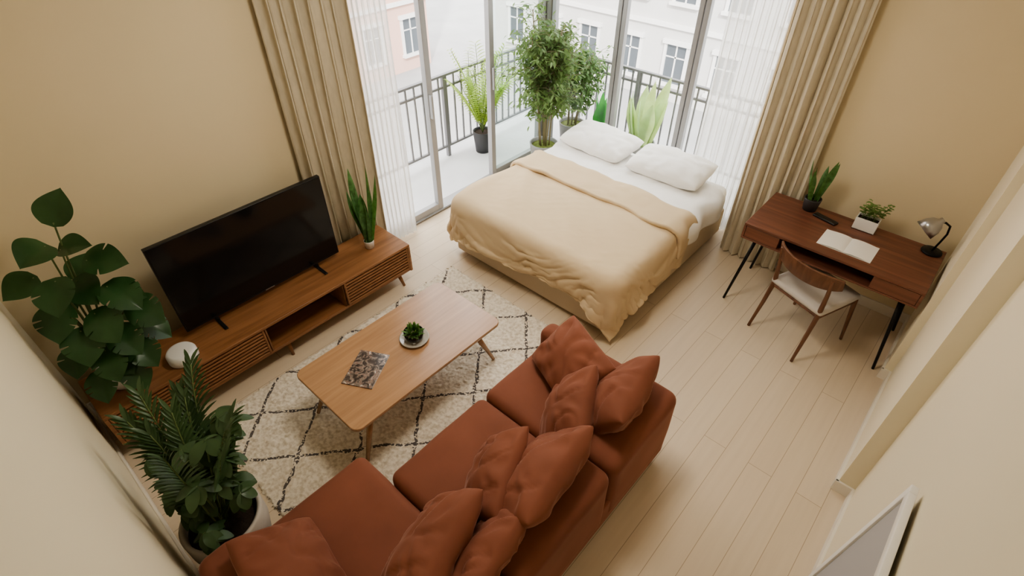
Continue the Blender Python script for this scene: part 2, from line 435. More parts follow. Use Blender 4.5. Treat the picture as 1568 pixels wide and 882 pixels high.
# ---------------------------------------------------------------- rug
rx0,rx1,ry0,ry1=-2.98,-1.05,.24,2.50
nx,ny=230,270
rs=np.random.RandomState(3)
V=[];F=[]
for i in range(nx+1):
    for j in range(ny+1):
        u=i/nx;v=j/ny
        e=min(u,1-u,v,1-v); x=rx0+(rx1-rx0)*u+rs.randn()*.002; y=ry0+(ry1-ry0)*v+rs.randn()*.002
        if e<1e-6:
            x+=rs.randn()*.010; y+=rs.randn()*.010; z=.002
        else: z=.010+rs.rand()*.007+.003*noise.noise(Vector((x*9,y*9,0)))+.003*noise.noise(Vector((x*40,y*40,0)))
        V.append((x,y,z))
for i in range(nx):
    for j in range(ny):
        a=i*(ny+1)+j; F.append((a,a+ny+1,a+ny+2,a+1))
mb=MB(); mb.add(V,F,smooth=True); mb.obj('area_rug',M_rug)

# ---------------------------------------------------------------- tv stand
g=grp('tv_stand',(-3.29,.97,0))
mb=MB(); x0,x1,y0,y1,zb,zt=-3.50,-3.07,-.19,2.14,.14,.41
mb.box(x0,x1,y0,y1,zt-.025,zt,0,.005); mb.box(x0,x1-.01,y0,y1,zb,zb+.022,0,.003)
mb.box(x0,x1,y0,y0+.022,zb,zt-.025,0,.003); mb.box(x0,x1,y1-.022,y1,zb,zt-.025,0,.003)
mb.box(x0,x0+.012,y0,y1,zb,zt-.025); 
for yy in (.20,.84,1.48): mb.box(x0,x1-.012,yy-.009,yy+.009,zb,zt-.025)
mb.obj('carcass',M_teak,g,wn=True)
mb=MB()
for a,b in ((y0+.024,.19),(.212,.828),(1.492,y1-.024)):
    mb.box(x1-.03,x1-.024,a,b,zb+.024,zt-.028)
    n=8; h=(zt-.028-zb-.024)/n
    for k in range(n): mb.box(x1-.024,x1-.002,a+.002,b-.002,zb+.026+k*h,zb+.026+k*h+h*.55,0,.003)
    mb.box(x1-.024,x1-.001,a,a+.015,zb+.024,zt-.028); mb.box(x1-.024,x1-.001,b-.015,b,zb+.024,zt-.028)
mb.obj('slatted_doors',M_teak,g,wn=True)
mb=MB()
for yy,dy in ((y0+.12,-.03),(y1-.12,.03),(.97,0)):
    for xx,dx in ((x0+.06,0),(x1-.06,.025)):
        mb.tube([(xx,yy,zb),(xx+dx,yy+dy,0.0)],[.019,.011])
mb.obj('legs',M_teak,g)

g=grp('television',(-3.37,1.06,.41)); mb=MB()
mb.box(-3.39,-3.355,.455,1.662,.455,1.14,0,.004); mb.box(-3.42,-3.39,.66,1.46,.50,.86,0,.01)
for yy in (.66,1.46):
    mb.box(-3.385,-3.365,yy-.012,yy+.012,.42,.47)
    mb.box(-3.47,-3.24,yy-.012,yy+.012,.411,.421,0,.003)
mb.obj('body',M_tvbody,g,wn=True)
mb=MB(); mb.box(-3.356,-3.3535,.465,1.652,.472,1.132); mb.obj('screen',M_screen,g)
mb=MB(); mb.box(-3.3545,-3.353,1.03,1.10,.460,.466); mb.obj('badge',M_steel,g)

mb=MB(); mb.lathe((-3.19,.345,.411),[(0,0),(.085,0),(.092,.01),(.092,.06),(.082,.075),(.07,.078),(0,.078)],0,40)
mb.obj('smart_speaker',M_whitec)

# ---------------------------------------------------------------- snake plants
def snake(name,c,zs,pr,ph,H,nl,spread,lw,potm,leafm,seed,soil=M_soil,edge=None):
    rnd=random.Random(seed); g=grp(name,(c[0],c[1],zs))
    mb=MB(); mb.lathe((c[0],c[1],zs),[(0,.001),(pr*.8,.001),(pr,ph*.95),(pr,ph),(pr*.9,ph),(pr*.88,ph*.85)],0,32); mb.obj('pot',potm,g)
    mb=MB(); mb.lathe((c[0],c[1],zs),[(0,ph*.87),(pr*.9,ph*.86)],0,24); mb.obj('soil',soil,g)
    mb=MB()
    for i in range(nl):
        a=2*math.pi*i/nl+rnd.uniform(-.4,.4); r=pr*rnd.uniform(.1,.5)
        sp=spread*rnd.uniform(.4,1.2)
        d=Vector((math.cos(a)*sp,math.sin(a)*sp,1)); h=H*rnd.uniform(.62,1.05)
        mb.leaf((c[0]+math.cos(a)*r,c[1]+math.sin(a)*r,zs+ph*.8),d,(math.cos(a+rnd.uniform(-1,1)),math.sin(a+.4),.0),h,lw*rnd.uniform(.8,1.15),
            lambda t:(.55+.6*t-.0*t) if t<.6 else max(.02,(.91*(1-((t-.6)/.4)**1.8))),12,droop=-.05,fold=.35,twist=rnd.uniform(-.9,.9))
    mb.clamp(x0=-4.58,y1=5.53 if c[1]>4.8 else YN-.01,y0=YG+.03 if c[1]>4.8 else -9)
    mb.obj('leaves',leafm,g)
snake('potted_snake_plant',(-3.28,1.90),.411,.042,.07,.62,10,.20,.085,M_whitec,M_leafs,4)
snake('potted_snake_plant',(-.70,4.24),.771,.062,.10,.38,7,.30,.05,M_darkp,M_leafs,8)
snake('potted_snake_plant',(-3.24,5.15),-.03,.12,.36,.60,9,.16,.12,M_greyp,leafmat('snake_leaf_bright',(.06,.33,.08),.4,tr=.3),12)
snake('potted_agave',(-2.72,5.15),-.03,.16,.38,.80,12,.24,.16,M_greyp,M_leafy,15)

# ---------------------------------------------------------------- monstera
def monstera():
    rnd=random.Random(5); c=(-3.28,.03); zs=.411
    g=grp('potted_monstera',(c[0],c[1],zs))
    mb=MB(); mb.lathe((c[0],c[1],zs),[(0,.001),(.085,.001),(.10,.03),(.115,.15),(.105,.15),(.10,.13)],0,40); mb.obj('pot',M_whitec,g)
    mb=MB(); mb.lathe((c[0],c[1],zs),[(0,.13),(.105,.13)]); mb.obj('soil',M_soil,g)
    def mkprof(nn):
        sl=[.34,.50,.66,.80,.88][:nn] if nn else []
        def prof(t):
            base=max(.02,math.sin(math.pi*min(1,(t*.93+.07))**.66) if t<1 else .02)
            for s in sl:
                if abs(t-s)<.013: base*=.62
            return base
        return prof
    mb=MB(); st=MB()
    base=Vector((c[0],c[1],zs+.13))
    L=[(-3.30,.16,1.52,(-.1,.45,.9),.16,0),(-3.28,.07,1.43,(.5,-.5,.25),.17,0),(-3.30,.12,1.37,(.5,.6,.3),.14,0),
       (-3.26,.19,1.28,(.55,.6,.1),.18,1),(-3.22,.02,1.26,(.8,-.4,-.25),.18,1),(-3.28,.10,1.18,(.8,.1,-.2),.16,0),
       (-3.20,.20,1.12,(.8,.35,-.3),.19,2),(-3.24,-.04,1.11,(.75,-.5,-.4),.18,2),(-3.15,.08,1.03,(.9,.1,-.5),.18,1),
       (-3.19,.25,.96,(.7,.5,-.4),.18,2),(-3.16,-.02,.96,(.8,-.35,-.5),.18,2),(-3.14,.12,.88,(.9,.2,-.5),.17,2),(-3.21,.25,.80,(.6,.55,-.5),.16,2),
       (-3.12,.16,.75,(.9,.2,-.6),.16,2),(-3.12,.02,.80,(.85,-.2,-.6),.17,2),(-3.12,-.06,.68,(.8,-.4,-.6),.16,2),(-3.10,.07,.64,(.9,.1,-.7),.15,1),
       (-3.40,.12,1.12,(-.3,.4,.4),.15,0),(-3.36,.17,.84,(.1,.8,-.2),.15,1),(-3.42,.02,.95,(-.3,-.3,.3),.15,0),(-3.34,-.05,1.26,(.2,-.5,.1),.15,0),(-3.27,.22,1.03,(.6,.6,0),.15,1),
       (-3.17,.04,.73,(.8,.2,-.4),.15,1),(-3.20,-.08,.84,(.6,-.5,-.4),.15,1)]
    for (x,y,z,h,s,ns) in L:
        t=Vector((x,max(y,YS+.12),z)); mid=(base+t)/2+Vector((-.05,0,.12))
        pts=[base*(1-k)**2+mid*2*k*(1-k)+t*k*k for k in [i/8 for i in range(9)]]
        st.tube(pts,[.006]*6+[.0045]*3,n=8)
        h=Vector(h).normalized(); up=Vector((.45+rnd.uniform(-.25,.25),-.15+rnd.uniform(-.25,.25),1)); 
        side=h.cross(up).normalized(); n=side.cross(h)
        mb.leaf(t-h*s*.15,h,n,s*1.3,s*1.12,mkprof(ns),60,droop=.55,fold=rnd.uniform(.08,.26),sweep=.32,cols=(-1,-.75,-.5,-.25,0,.25,.5,.75,1))
    mb.clamp(x0=XW+.03,y0=YS+.02); st.clamp(x0=XW+.03,y0=YS+.02)
    mb.obj('leaves',M_leafd,g); st.obj('stems',M_stem,g)
monstera()

# ---------------------------------------------------------------- foreground plant
def bigplant():
    rnd=random.Random(11); c=(-1.97,.0)
    g=grp('potted_palm',(c[0],c[1],0))
    mb=MB(); mb.lathe((c[0],c[1],0),[(0,.001),(.12,.001),(.15,.03),(.195,.30),(.195,.43),(.185,.44),(.17,.43),(.168,.38)],0,48); mb.obj('pot',M_concrete,g)
    mb=MB(); mb.lathe((c[0],c[1],0),[(0,.385),(.172,.38)]); mb.obj('soil',M_soil,g)
    st=MB(); lf=MB()
    ell=lambda t: max(.03,math.sin(math.pi*min(1,t*.92+.05))**.8)
    base=Vector((c[0],c[1],.38))
    for i in range(46):
        a=rnd.uniform(0,2*math.pi); rr=rnd.uniform(.04,.25); z=rnd.uniform(.50,.95)
        t=base+Vector((math.cos(a)*rr-.05,max(math.sin(a)*rr,-.12)+.03,z-.38))
        t.x=min(t.x,-1.86)
        mid=(base+t)/2+Vector((0,0,.06))
        st.tube([base*(1-k)**2+mid*2*k*(1-k)+t*k*k for k in (0,.25,.5,.75,1)],.004,n=6)
        for j in range(6):
            b=2*math.pi*j/6+rnd.uniform(-.3,.3)
            d=Vector((math.cos(b),math.sin(b),rnd.uniform(-.6,.15)))
            if t.y<-.06 and d.y<0: d.y*=.3
            lf.leaf(t,d,(rnd.uniform(-.3,.3),rnd.uniform(-.3,.3),1),rnd.uniform(.08,.13),rnd.uniform(.045,.07),ell,7,droop=.9,fold=.12)
    for i in range(11):
        a=rnd.uniform(0,2*math.pi); sp=rnd.uniform(.08,.32)
        d=Vector((math.cos(a)*sp-.16,math.sin(a)*sp*.9+.20,1)).normalized(); pos=base+Vector((rnd.uniform(-.04,.04),rnd.uniform(-.03,.03),0)); Lf=rnd.uniform(.62,.86)
        pts=[pos.copy()];dc=d.copy();N=14
        for k in range(N):
            dc=(dc+Vector((0,0,-.045*(k/N)*2))+Vector((d.x,d.y,0))*.02).normalized(); pos=pos+dc*Lf/N
            if pos.y<YS+.05: pos.y=YS+.05
            pts.append(pos.copy())
        st.tube(pts,[.005]*6+[.003]*(len(pts)-6),n=6)
        side=dc.cross(Vector((0,0,1))).normalized()
        for k in range(7,N+1):
            p=pts[k]; tt=(k-7)/(N-7)
            dd=(pts[k]-pts[k-1]).normalized()
            for sg in (-1,1):
                for q in (0,.5):
                    ld=(side*sg*(1-.45*tt)+dd*(.75+tt)+Vector((0,0,.1))).normalized()
                    lf.leaf(p-dd*Lf/N*q,ld,(0,0,1),.14*(1-.35*tt),.018,ell,5,droop=.7,fold=.2)
    lf.clamp(y0=YS+.02,x1=-1.752); st.clamp(y0=YS+.02,x1=-1.752)
    lf.obj('leaves',M_leafp,g); st.obj('stems',M_stem,g)
bigplant()

# ---------------------------------------------------------------- coffee table
g=grp('coffee_table',(-2.21,1.365,0))
mb=MB()
def rrect(x0,x1,y0,y1,r,n=8):
    P=[]
    for cx,cy,a0 in ((x1-r,y1-r,0),(x0+r,y1-r,90),(x0+r,y0+r,180),(x1-r,y0+r,270)):
        for k in range(n+1):
            a=math.radians(a0+90*k/n); P.append((cx+r*math.cos(a),cy+r*math.sin(a)))
    return P
def slab(mb,P,z0,z1,bev=.004,mi=0):
    cx=sum(p[0] for p in P)/len(P); cy=sum(p[1] for p in P)/len(P)
    n=len(P); V=[];F=[]
    def ring(z,ins):
        for (x,y) in P:
            d=Vector((x-cx,y-cy)); l=d.length; f=(l-ins)/l; V.append((cx+d.x*f,cy+d.y*f,z))
    ring(z0,bev*2);ring(z0+bev,0);ring(z1-bev,0);ring(z1,bev)
    for r in range(3):
        for k in range(n): F.append((r*n+k,r*n+(k+1)%n,(r+1)*n+(k+1)%n,(r+1)*n+k))
    mb.add(V,F,mi,True)
    o=len(mb.V)-len(V)
    mb.F.append([o+k for k in range(n)][::-1]);mb.M.append(mi);mb.S.append(False)
    mb.F.append([o+3*n+k for k in range(n)]);mb.M.append(mi);mb.S.append(False)
slab(mb,rrect(-2.54,-1.88,.75,1.98,.055),.395,.42)
mb.obj('top',M_oak,g)
mb=MB()
mb.box(-2.42,-2.0,.95,.98,.35,.395,0,.003); mb.box(-2.42,-2.0,1.75,1.78,.35,.395,0,.003); 
for sx,sy in ((-1,-1),(1,-1),(-1,1),(1,1)):
    mb.tube([(-2.21+sx*.22,1.365+sy*.43,.396),(-2.21+sx*.275,1.365+sy*.575,.0205)],[.024,.012],n=16)
mb.obj('legs',M_oak,g)
g=grp('magazine',(-2.225,1.08,.4205),math.radians(29),True)
mb=MB(); mb.box(-.102,.102,-.143,.143,0,.007,0,.001); mb.obj('cover',M_mag,g)
mb=MB(); mb.box(-.100,.1025,-.141,.141,.0012,.0058); mb.obj('pages',M_paper,g)
g=grp('potted_succulent',(-2.20,1.46,.42))
Mg=D.materials.new('clear_glass'); Mg.use_nodes=True; p=Mg.node_tree.nodes['Principled BSDF']; p.inputs['Transmission Weight'].default_value=1; p.inputs['Roughness'].default_value=.02; p.inputs['Base Color'].default_value=(.95,.97,.96,1)
c=(-2.20,1.46,.4205)
mb=MB(); mb.lathe(c,[(0,0),(.07,0),(.095,.012),(.10,.02),(.095,.02),(.066,.006),(0,.006)],0,40); mb.obj('saucer',mat('milky_glass',(.45,.42,.38),.1,spec=.8),g)
mb=MB(); mb.lathe(c,[(0,.0065),(.048,.0065),(.062,.03),(.066,.075),(.063,.075),(.058,.03),(.045,.0105),(0,.0105)],0,40); mb.obj('bowl',Mg,g)
mb=MB(); mb.lathe(c,[(0,.012),(.042,.012),(.055,.03),(.058,.055),(0,.06)],0,32); mb.obj('soil',mat('pebbles',(.36,.31,.24),.9,bump=(120,1,.01),var=(90,.5)),g)
mb=MB(); rnd=random.Random(2)
for i in range(90):
    a=rnd.uniform(0,6.283); el=rnd.uniform(.1,1.4); d=Vector((math.cos(a)*math.cos(el),math.sin(a)*math.cos(el),math.sin(el)+.2))
    mb.leaf((c[0]+math.cos(a)*.018,c[1]+math.sin(a)*.018,c[2]+.055),d,(0,0,1) if el<1.2 else (1,0,0),rnd.uniform(.045,.075),.016,lambda t:max(.05,math.sin(math.pi*(t*.9+.05))),5,droop=.1,fold=.3)
mb.obj('leaves',leafmat('succulent_leaf',(.10,.21,.06),.5),g)

# ---------------------------------------------------------------- sofa
g=grp('sofa',(-1.1,.95,0))
mb=MB()
mb.rbox((-1.045,.945,.185),(.91,2.26,.25),.03,0,10)
mb.rbox((-1.25,.25,.185),(.92,.88,.25),.03,0,10)
for x,y in ((-1.45,2.0),(-.65,2.0),(-.65,-.12),(-1.65,-.12),(-1.65,.6)): mb.tube([(x,y,.07),(x,y,.0 if x>-1.05 or y<.2 else .018)],.02,1)
mb.obj('base',[M_sofa,M_black],g)
def seat(n,x0,x1,y0,y1,z0,z1,r=.05,puff=.012):
    mb=MB(); mb.rbox(((x0+x1)/2,(y0+y1)/2,(z0+z1)/2),(x1-x0,y1-y0,z1-z0),r,0,22,puff,.004,5); mb.obj(n,M_sofa,g)
seat('seat_chaise',-1.74,-.86,.005,.69,.30,.455)
seat('seat_middle',-1.52,-.86,.70,1.415,.30,.455)
seat('seat_end',-1.52,-.86,1.425,1.94,.30,.455)
seat('backrest_1',-.86,-.585,-.19,.69,.10,.62,.06,.006)
seat('backrest_2',-.86,-.585,.695,1.415,.10,.62,.06,.006)
seat('backrest_3',-.86,-.585,1.42,2.09,.10,.62,.06,.006)
seat('arm_far',-1.53,-.80,1.945,2.09,.10,.60,.055,.004)
seat('arm_near',-1.74,-.80,-.19,0.0,.10,.60,.055,.004)
def cush(c,n,w,h,t,roll,seed,up=(0,0,1)):
    mb=MB(); mb.pillow(w,h,t,frameT(c,n,up,roll),0,44,seed,wr=.012,pinch=.05,power=.44); mb.obj('throw_pillow',M_sofa)
cush((-1.19,1.85,.625),(-.30,-.60,.80),.52,.40,.20,.05,1)
cush((-.83,1.79,.665),(-.80,-.15,.60),.54,.43,.24,-.03,2)
cush((-1.00,1.58,.61),(-.72,-.42,.62),.48,.38,.22,-.10,3)
cush((-.84,1.13,.665),(-.80,-.12,.60),.62,.44,.25,-.03,4)
cush((-1.03,1.01,.60),(-.70,-.38,.65),.52,.36,.20,-.10,5)
cush((-.98,.55,.645),(-.76,-.25,.62),.58,.44,.25,-.05,6)
cush((-.79,.68,.66),(-.78,-.12,.62),.48,.36,.18,.0,7)
cush((-1.38,.09,.60),(.1,.55,.85),.50,.42,.20,.05,8)

# ---------------------------------------------------------------- bed
bx0,bx1,by0,by1=-3.12,-1.43,2.70,4.60
g=grp('bed',((bx0+bx1)/2,(by0+by1)/2,0))
mb=MB(); mb.rbox(((bx0+bx1)/2,(by0+by1)/2,.165),(bx1-bx0,by1-by0,.27),.03,0,14); 
for x in (bx0+.15,bx1-.15):
    for y in (by0+.15,by1-.15): mb.tube([(x,y,.04),(x,y,0)],.03)
mb.obj('base',M_bedbase,g)
mb=MB(); mb.rbox(((bx0+bx1)/2,(by0+by1)/2,.415),(bx1-bx0-.02,by1-by0-.02,.23),.07,0,18); mb.obj('mattress',M_white,g)
def drape(name,x0,x1,ovl,ovr,ya,yb,zt,m,thick,seed,amp,ns=90,nt=40,rad=.09,wv=.02):
    V=[];F=[]
    Lr=math.pi/2*rad
    tot=ovl+ovr+(x1-x0)
    for j in range(nt+1):
        y=ya+(yb-ya)*j/nt
        for i in range(ns+1):
            s=-ovl+tot*i/ns
            w=x1-x0
            if s<0:
                a=min(1,-s/Lr)*math.pi/2; x=x0-rad*math.sin(a); z=zt-rad*(1-math.cos(a))-max(0,-s-Lr)
            elif s>w:
                a=min(1,(s-w)/Lr)*math.pi/2; x=x1+rad*math.sin(a); z=zt-rad*(1-math.cos(a))-max(0,s-w-Lr)
            else: x=x0+s; z=zt
            hang=max(0,-s,s-w)
            q=Vector((s*2.2,y*2.2,seed))
            nn=noise.noise(q)+.6*noise.noise(q*2.2)+.5*abs(noise.noise(q*3.7))
            z+=amp*nn*(1 if hang<.05 else .3)
            if hang>.05: x+=(-1 if s<0 else 1)*(.02*math.sin(y*16+seed)+.015*nn+.01)
            V.append((x,y+wv*noise.noise(Vector((s*2.5,seed,0))),z))
    for j in range(nt):
        for i in range(ns):
            a=j*(ns+1)+i; F.append((a,a+1,a+ns+2,a+ns+1))
    mb=MB(); mb.add(V,F); o=mb.obj(name,m,g)
    so=o.modifiers.new('s','SOLIDIFY'); so.thickness=thick; so.offset=1
    return o
drape('white_comforter',bx0+.08,bx1-.08,.24,.24,3.55,4.42,.55,M_white,.03,3,.022)
def foldh(x,y):
    cx,cy=-3.75,4.75
    dx,dy=x-cx,y-cy; an=math.atan2(dy,dx)
    w=noise.noise(Vector((x*.9,y*.9,3)))
    h=0
    for K,A,sd in ((30,.040,0),(41,.020,5)):
        ph=an*K+2.6*w+sd
        m=max(0,.45+1.1*noise.noise(Vector((x*1.2+sd,y*1.2,sd+1))))
        c=.5+.5*math.sin(ph)
        h+=A*m*(c**2.2)
    return h
def simduvet():
    col=MB(); col.box(bx0,bx1,by0,by1+.2,-.1,.545,0,.06,4); co=col.obj('tmp_col',M_white); co.modifiers.new('c','COLLISION'); co.collision.thickness_outer=.015; co.collision.cloth_friction=30
    fl=MB(); fl.box(-5,1,1,6,-.3,.0); fo=fl.obj('tmp_fl',M_white); fo.modifiers.new('c','COLLISION'); fo.collision.thickness_outer=.02
    X0,X1,Y0,Y1=bx0-.36,bx1+.42,by0-.42,3.80
    nx,ny=112,82; V=[];F=[]
    for j in range(ny+1):
        for i in range(nx+1):
            x=X0+(X1-X0)*i/nx; y=Y0+(Y1-Y0)*j/ny
            V.append((x,y,.60))
    for j in range(ny):
        for i in range(nx):
            a=j*(nx+1)+i; F.append((a,a+1,a+nx+2,a+nx+1))
    mb=MB(); mb.add(V,F); o=mb.obj('duvet_tmp',M_duvet)
    vg=o.vertex_groups.new(name='pin')
    vg.add([j*(nx+1)+i for j in range(ny-2,ny+1) for i in range(nx+1) if bx0+.1<V[j*(nx+1)+i][0]<bx1-.1],1,'REPLACE')
    cm=o.modifiers.new('cl','CLOTH'); cs=cm.settings
    cs.quality=5; cs.mass=.35; cs.tension_stiffness=12; cs.compression_stiffness=10; cs.shear_stiffness=5; cs.bending_stiffness=6.0
    cs.air_damping=1.5; cs.vertex_group_mass='pin'
    cm.collision_settings.distance_min=.012; cm.collision_settings.use_self_collision=True; cm.collision_settings.self_distance_min=.01
    cm.point_cache.frame_start=1; cm.point_cache.frame_end=60
    for f in range(1,52): S.frame_set(f)
    dg=C.evaluated_depsgraph_get()
    me=D.meshes.new_from_object(o.evaluated_get(dg)); 
    for ob in (co,fo,o): D.objects.remove(ob,do_unlink=True)
    S.frame_set(1)
    me.update(); nrm=[v.normal.copy() for v in me.vertices]
    for v in me.vertices:
        X,Y,_=V[v.index]; n=nrm[v.index]
        if n.z<-.2: n=-n
        fade=min(1,max(0,(3.66-Y)/.30))
        hem=min(X-X0,X1-X,Y-Y0)
        fade*=.35+.65*min(1,max(0,hem/.32))
        v.co+=n*(foldh(X,Y)*fade)
    d=D.objects.new('duvet',me); S.collection.objects.link(d)
    put(d,g)
    sm=d.modifiers.new('sm','SMOOTH'); sm.factor=.5; sm.iterations=3
    s=d.modifiers.new('s','SOLIDIFY'); s.thickness=.018; s.offset=1
    b=d.modifiers.new('b','SUBSURF'); b.levels=1; b.render_levels=1
    for p in me.polygons: p.use_smooth=True
simduvet()
drape('duvet_fold',bx0+.07,bx1-.07,.26,.30,3.50,3.83,.595,M_duvet,.03,8,.020,nt=16,wv=.05)
for k,(x,y) in enumerate(((-2.72,4.34),(-1.94,4.34))):
    mb=MB(); mb.pillow(.74,.48,.20,Matrix.Translation((x,y,.655))@Matrix.Rotation(.10,4,'X')@Matrix.Rotation((-.05,.04)[k],4,'Z'),0,36,20+k,wr=.010,pinch=.03,power=.40)
    mb.obj('pillow_%d'%(k+1),M_white,g)

# ---------------------------------------------------------------- desk
g=grp('desk',(-.38,4.05,0)); mb=MB()
dx0,dx1,dy0,dy1=-.99,.225,3.73,4.325
mb.box(dx0,dx1,dy0,dy1,.748,.77,0,.004); mb.box(dx0,dx1,dy0,dy1,.635,.650,0,.003)
mb.box(dx0,dx0+.018,dy0,dy1,.65,.748,0,.002); mb.box(dx1-.018,dx1,dy0,dy1,.65,.748,0,.002); mb.box(dx0,dx1,dy1-.015,dy1,.65,.748)
for a,b in ((dx0+.02,-.72),(-.08,dx1-.02)):
    mb.box(a,b,dy0+.002,dy0+.02,.652,.746,0,.003)
    mb.box(a,a+.012,dy0+.02,dy1-.015,.652,.746); mb.box(b-.012,b,dy0+.02,dy1-.015,.652,.746)
mb.obj('body',M_walnut,g,wn=True)
mb=MB()
for sx,fx in ((dx0+.10,dx0+.02),(dx1-.10,dx1-.02)):
    for sy,fy in ((dy0+.09,dy0+.03),(dy1-.09,dy1-.03)):
        mb.tube([(sx,sy,.636),(fx,fy,0)],[.014,.010])
    mb.tube([(sx,dy0+.09,.625),(sx,dy1-.09,.625)],.010)
mb.obj('legs',M_black,g)
g=grp('open_notebook',(-.32,3.935,.77)); mb=MB()
for sg in (-1,1):
    V=[];F=[];n=10
    for j in range(n+1):
        u=j/n; x=-.32+sg*.178*u; z=.7725+.010*math.sin(math.pi*min(1,u*1.1))**.7*(1-u*.6) if u>0 else .7725
        V+= [(x,3.825,z),(x,4.05,z)]
    for j in range(n): F.append((2*j,2*j+2,2*j+3,2*j+1) if sg>0 else (2*j,2*j+1,2*j+3,2*j+2))
    mb.add(V,F)
mb.box(-.50,-.14,3.822,4.053,.7708,.7718)
mb.obj('pages',M_paper,g)
mb=MB(); mb.box(-.09,.09,-.028,.028,0,.016,0,.006,3); o=mb.obj('remote_control',M_tvbody); o.location=(-.555,4.17,.7705); o.rotation_euler=(0,0,-.25)
g=grp('potted_herb',(-.30,4.24,.77)); mb=MB()
x,y=-.30,4.24
mb.box(x-.075,x+.075,y-.045,y+.045,.7705,.775); 
for b in ((x-.075,x-.068,y-.045,y+.045),(x+.068,x+.075,y-.045,y+.045),(x-.068,x+.068,y-.045,y-.038),(x-.068,x+.068,y+.038,y+.045)): mb.box(*b,.7705,.865)
mb.obj('planter',M_whitec,g)
mb=MB(); mb.box(x-.067,x+.067,y-.037,y+.037,.775,.85); mb.obj('soil',M_soil,g)
mb=MB(); rnd=random.Random(9)
for i in range(26):
    a=rnd.uniform(0,6.28); sp=rnd.uniform(.1,.9); b=Vector((x+rnd.uniform(-.05,.05),y+rnd.uniform(-.02,.02),.85))
    e=b+Vector((math.cos(a)*sp*.09,math.sin(a)*sp*.06,rnd.uniform(.07,.16)))
    mb.tube([b,(b+e)/2+Vector((0,0,.01)),e],.0012,n=5)
    for j in range(5):
        q=b.lerp(e,.45+.13*j); c2=rnd.uniform(0,6.28)
        mb.leaf(q,(math.cos(c2),math.sin(c2),.3),(0,0,1),.026,.020,lambda t:max(.05,math.sin(math.pi*(t*.9+.05))),4,droop=.3)
mb.obj('leaves',leafmat('herb_leaf',(.18,.30,.10),.5),g)
g=grp('desk_lamp',(.14,4.25,.77)); mb=MB()
mb.lathe((.14,4.25,.7705),[(0,0),(.062,0),(.066,.006),(.064,.014),(.02,.018),(0,.018)],1,36)
mb.tube([(.14,4.25,.785),(.155,4.26,.86),(.165,4.26,.93),(.155,4.24,1.0),(.12,4.20,1.035),(.09,4.17,1.04)],.007,1,n=10)
T=frameT((.075,4.15,1.03),(-.55,-.35,-.75),(0,0,1))
mb.lathe((0,0,0),[(.0,-.05),(.018,-.05),(.022,-.03),(.045,-.012),(.062,.02),(.072,.075),(.070,.075),(.060,.02),(.042,-.008),(0,-.02)],0,40,T)
mb.lathe((0,0,0),[(0,.0),(.02,.01),(.026,.03),(.02,.05),(0,.058)],2,20,T)
mb.obj('lamp',[M_steel,M_black,M_whitec],g)

# ---------------------------------------------------------------- chair
g=grp('desk_chair',(-.372,3.765,0),math.radians(-21),True)
mb=MB()
for sx in (-1,1):
    mb.tube([(sx*.215,-.28,0),(sx*.205,-.225,.25),(sx*.20,-.195,.44),(sx*.205,-.215,.62),(sx*.21,-.245,.77)],[.011,.015,.018,.015,.012],n=12)
    mb.tube([(sx*.225,.25,0),(sx*.215,.215,.25),(sx*.205,.19,.43)],[.011,.015,.018],n=12)
    mb.tube([(sx*.205,-.195,.415),(sx*.205,.19,.415)],.015,n=10)
mb.tube([(-.205,-.195,.415),(.205,-.195,.415)],.014,n=10); mb.tube([(-.205,.19,.415),(.205,.19,.415)],.014,n=10)
V=[];F=[];n=24
for i in range(n+1):
    u=-1+2*i/n; a=u*.95; x=.255*math.sin(a)/math.sin(.95); y=-.30+.16*(1-math.cos(a))/(1-math.cos(.95))*.75
    hh=.068*(1-.35*abs(u)**3); nx_,ny_=math.sin(a)*.6,-1
    for (o_,z) in ((0,.735-hh),(0,.735+hh),(1,.735+hh*1.0),(1,.735-hh)):
        V.append((x+o_*.016*nx_,y+o_*.018*ny_+(.02 if z<.735 else -.005),z))
for i in range(n):
    for k in range(4):
        F.append((i*4+k,(i+1)*4+k,(i+1)*4+(k+1)%4,i*4+(k+1)%4))
F.append((0,1,2,3));F.append((n*4+3,n*4+2,n*4+1,n*4))
mb.add(V,F)
o=mb.obj('wood_frame',M_chairw,g); b=o.modifiers.new('b','BEVEL'); b.width=.004; b.segments=2; b.limit_method='ANGLE'
mb=MB(); mb.rbox((0,.0,.452),(.45,.43,.05),.024,0,18,.01,0); mb.obj('seat',M_grey,g)

# ---------------------------------------------------------------- leaning picture
g=grp('framed_picture',(.34,1.24,0)); 
W=.72;H=1.42; yc=1.59-W/2
ang=math.atan2(.085,H)
T=Matrix.Translation((.285,yc,0.0))@Matrix.Rotation(ang,4,'Y')
mb=MB()
for b in ((-.012,.012,-W/2,-W/2+.035,0,H),(-.012,.012,W/2-.035,W/2,0,H),(-.012,.012,-W/2+.035,W/2-.035,0,.035),(-.012,.012,-W/2+.035,W/2-.035,H-.035,H)):
    mb.box(*b,0,.002,T=T)
mb.obj('frame',M_whitec,g)
mb=MB(); mb.box(-.004,.006,-W/2+.03,W/2-.03,.03,H-.03,T=T); mb.obj('canvas',M_canvas,g)

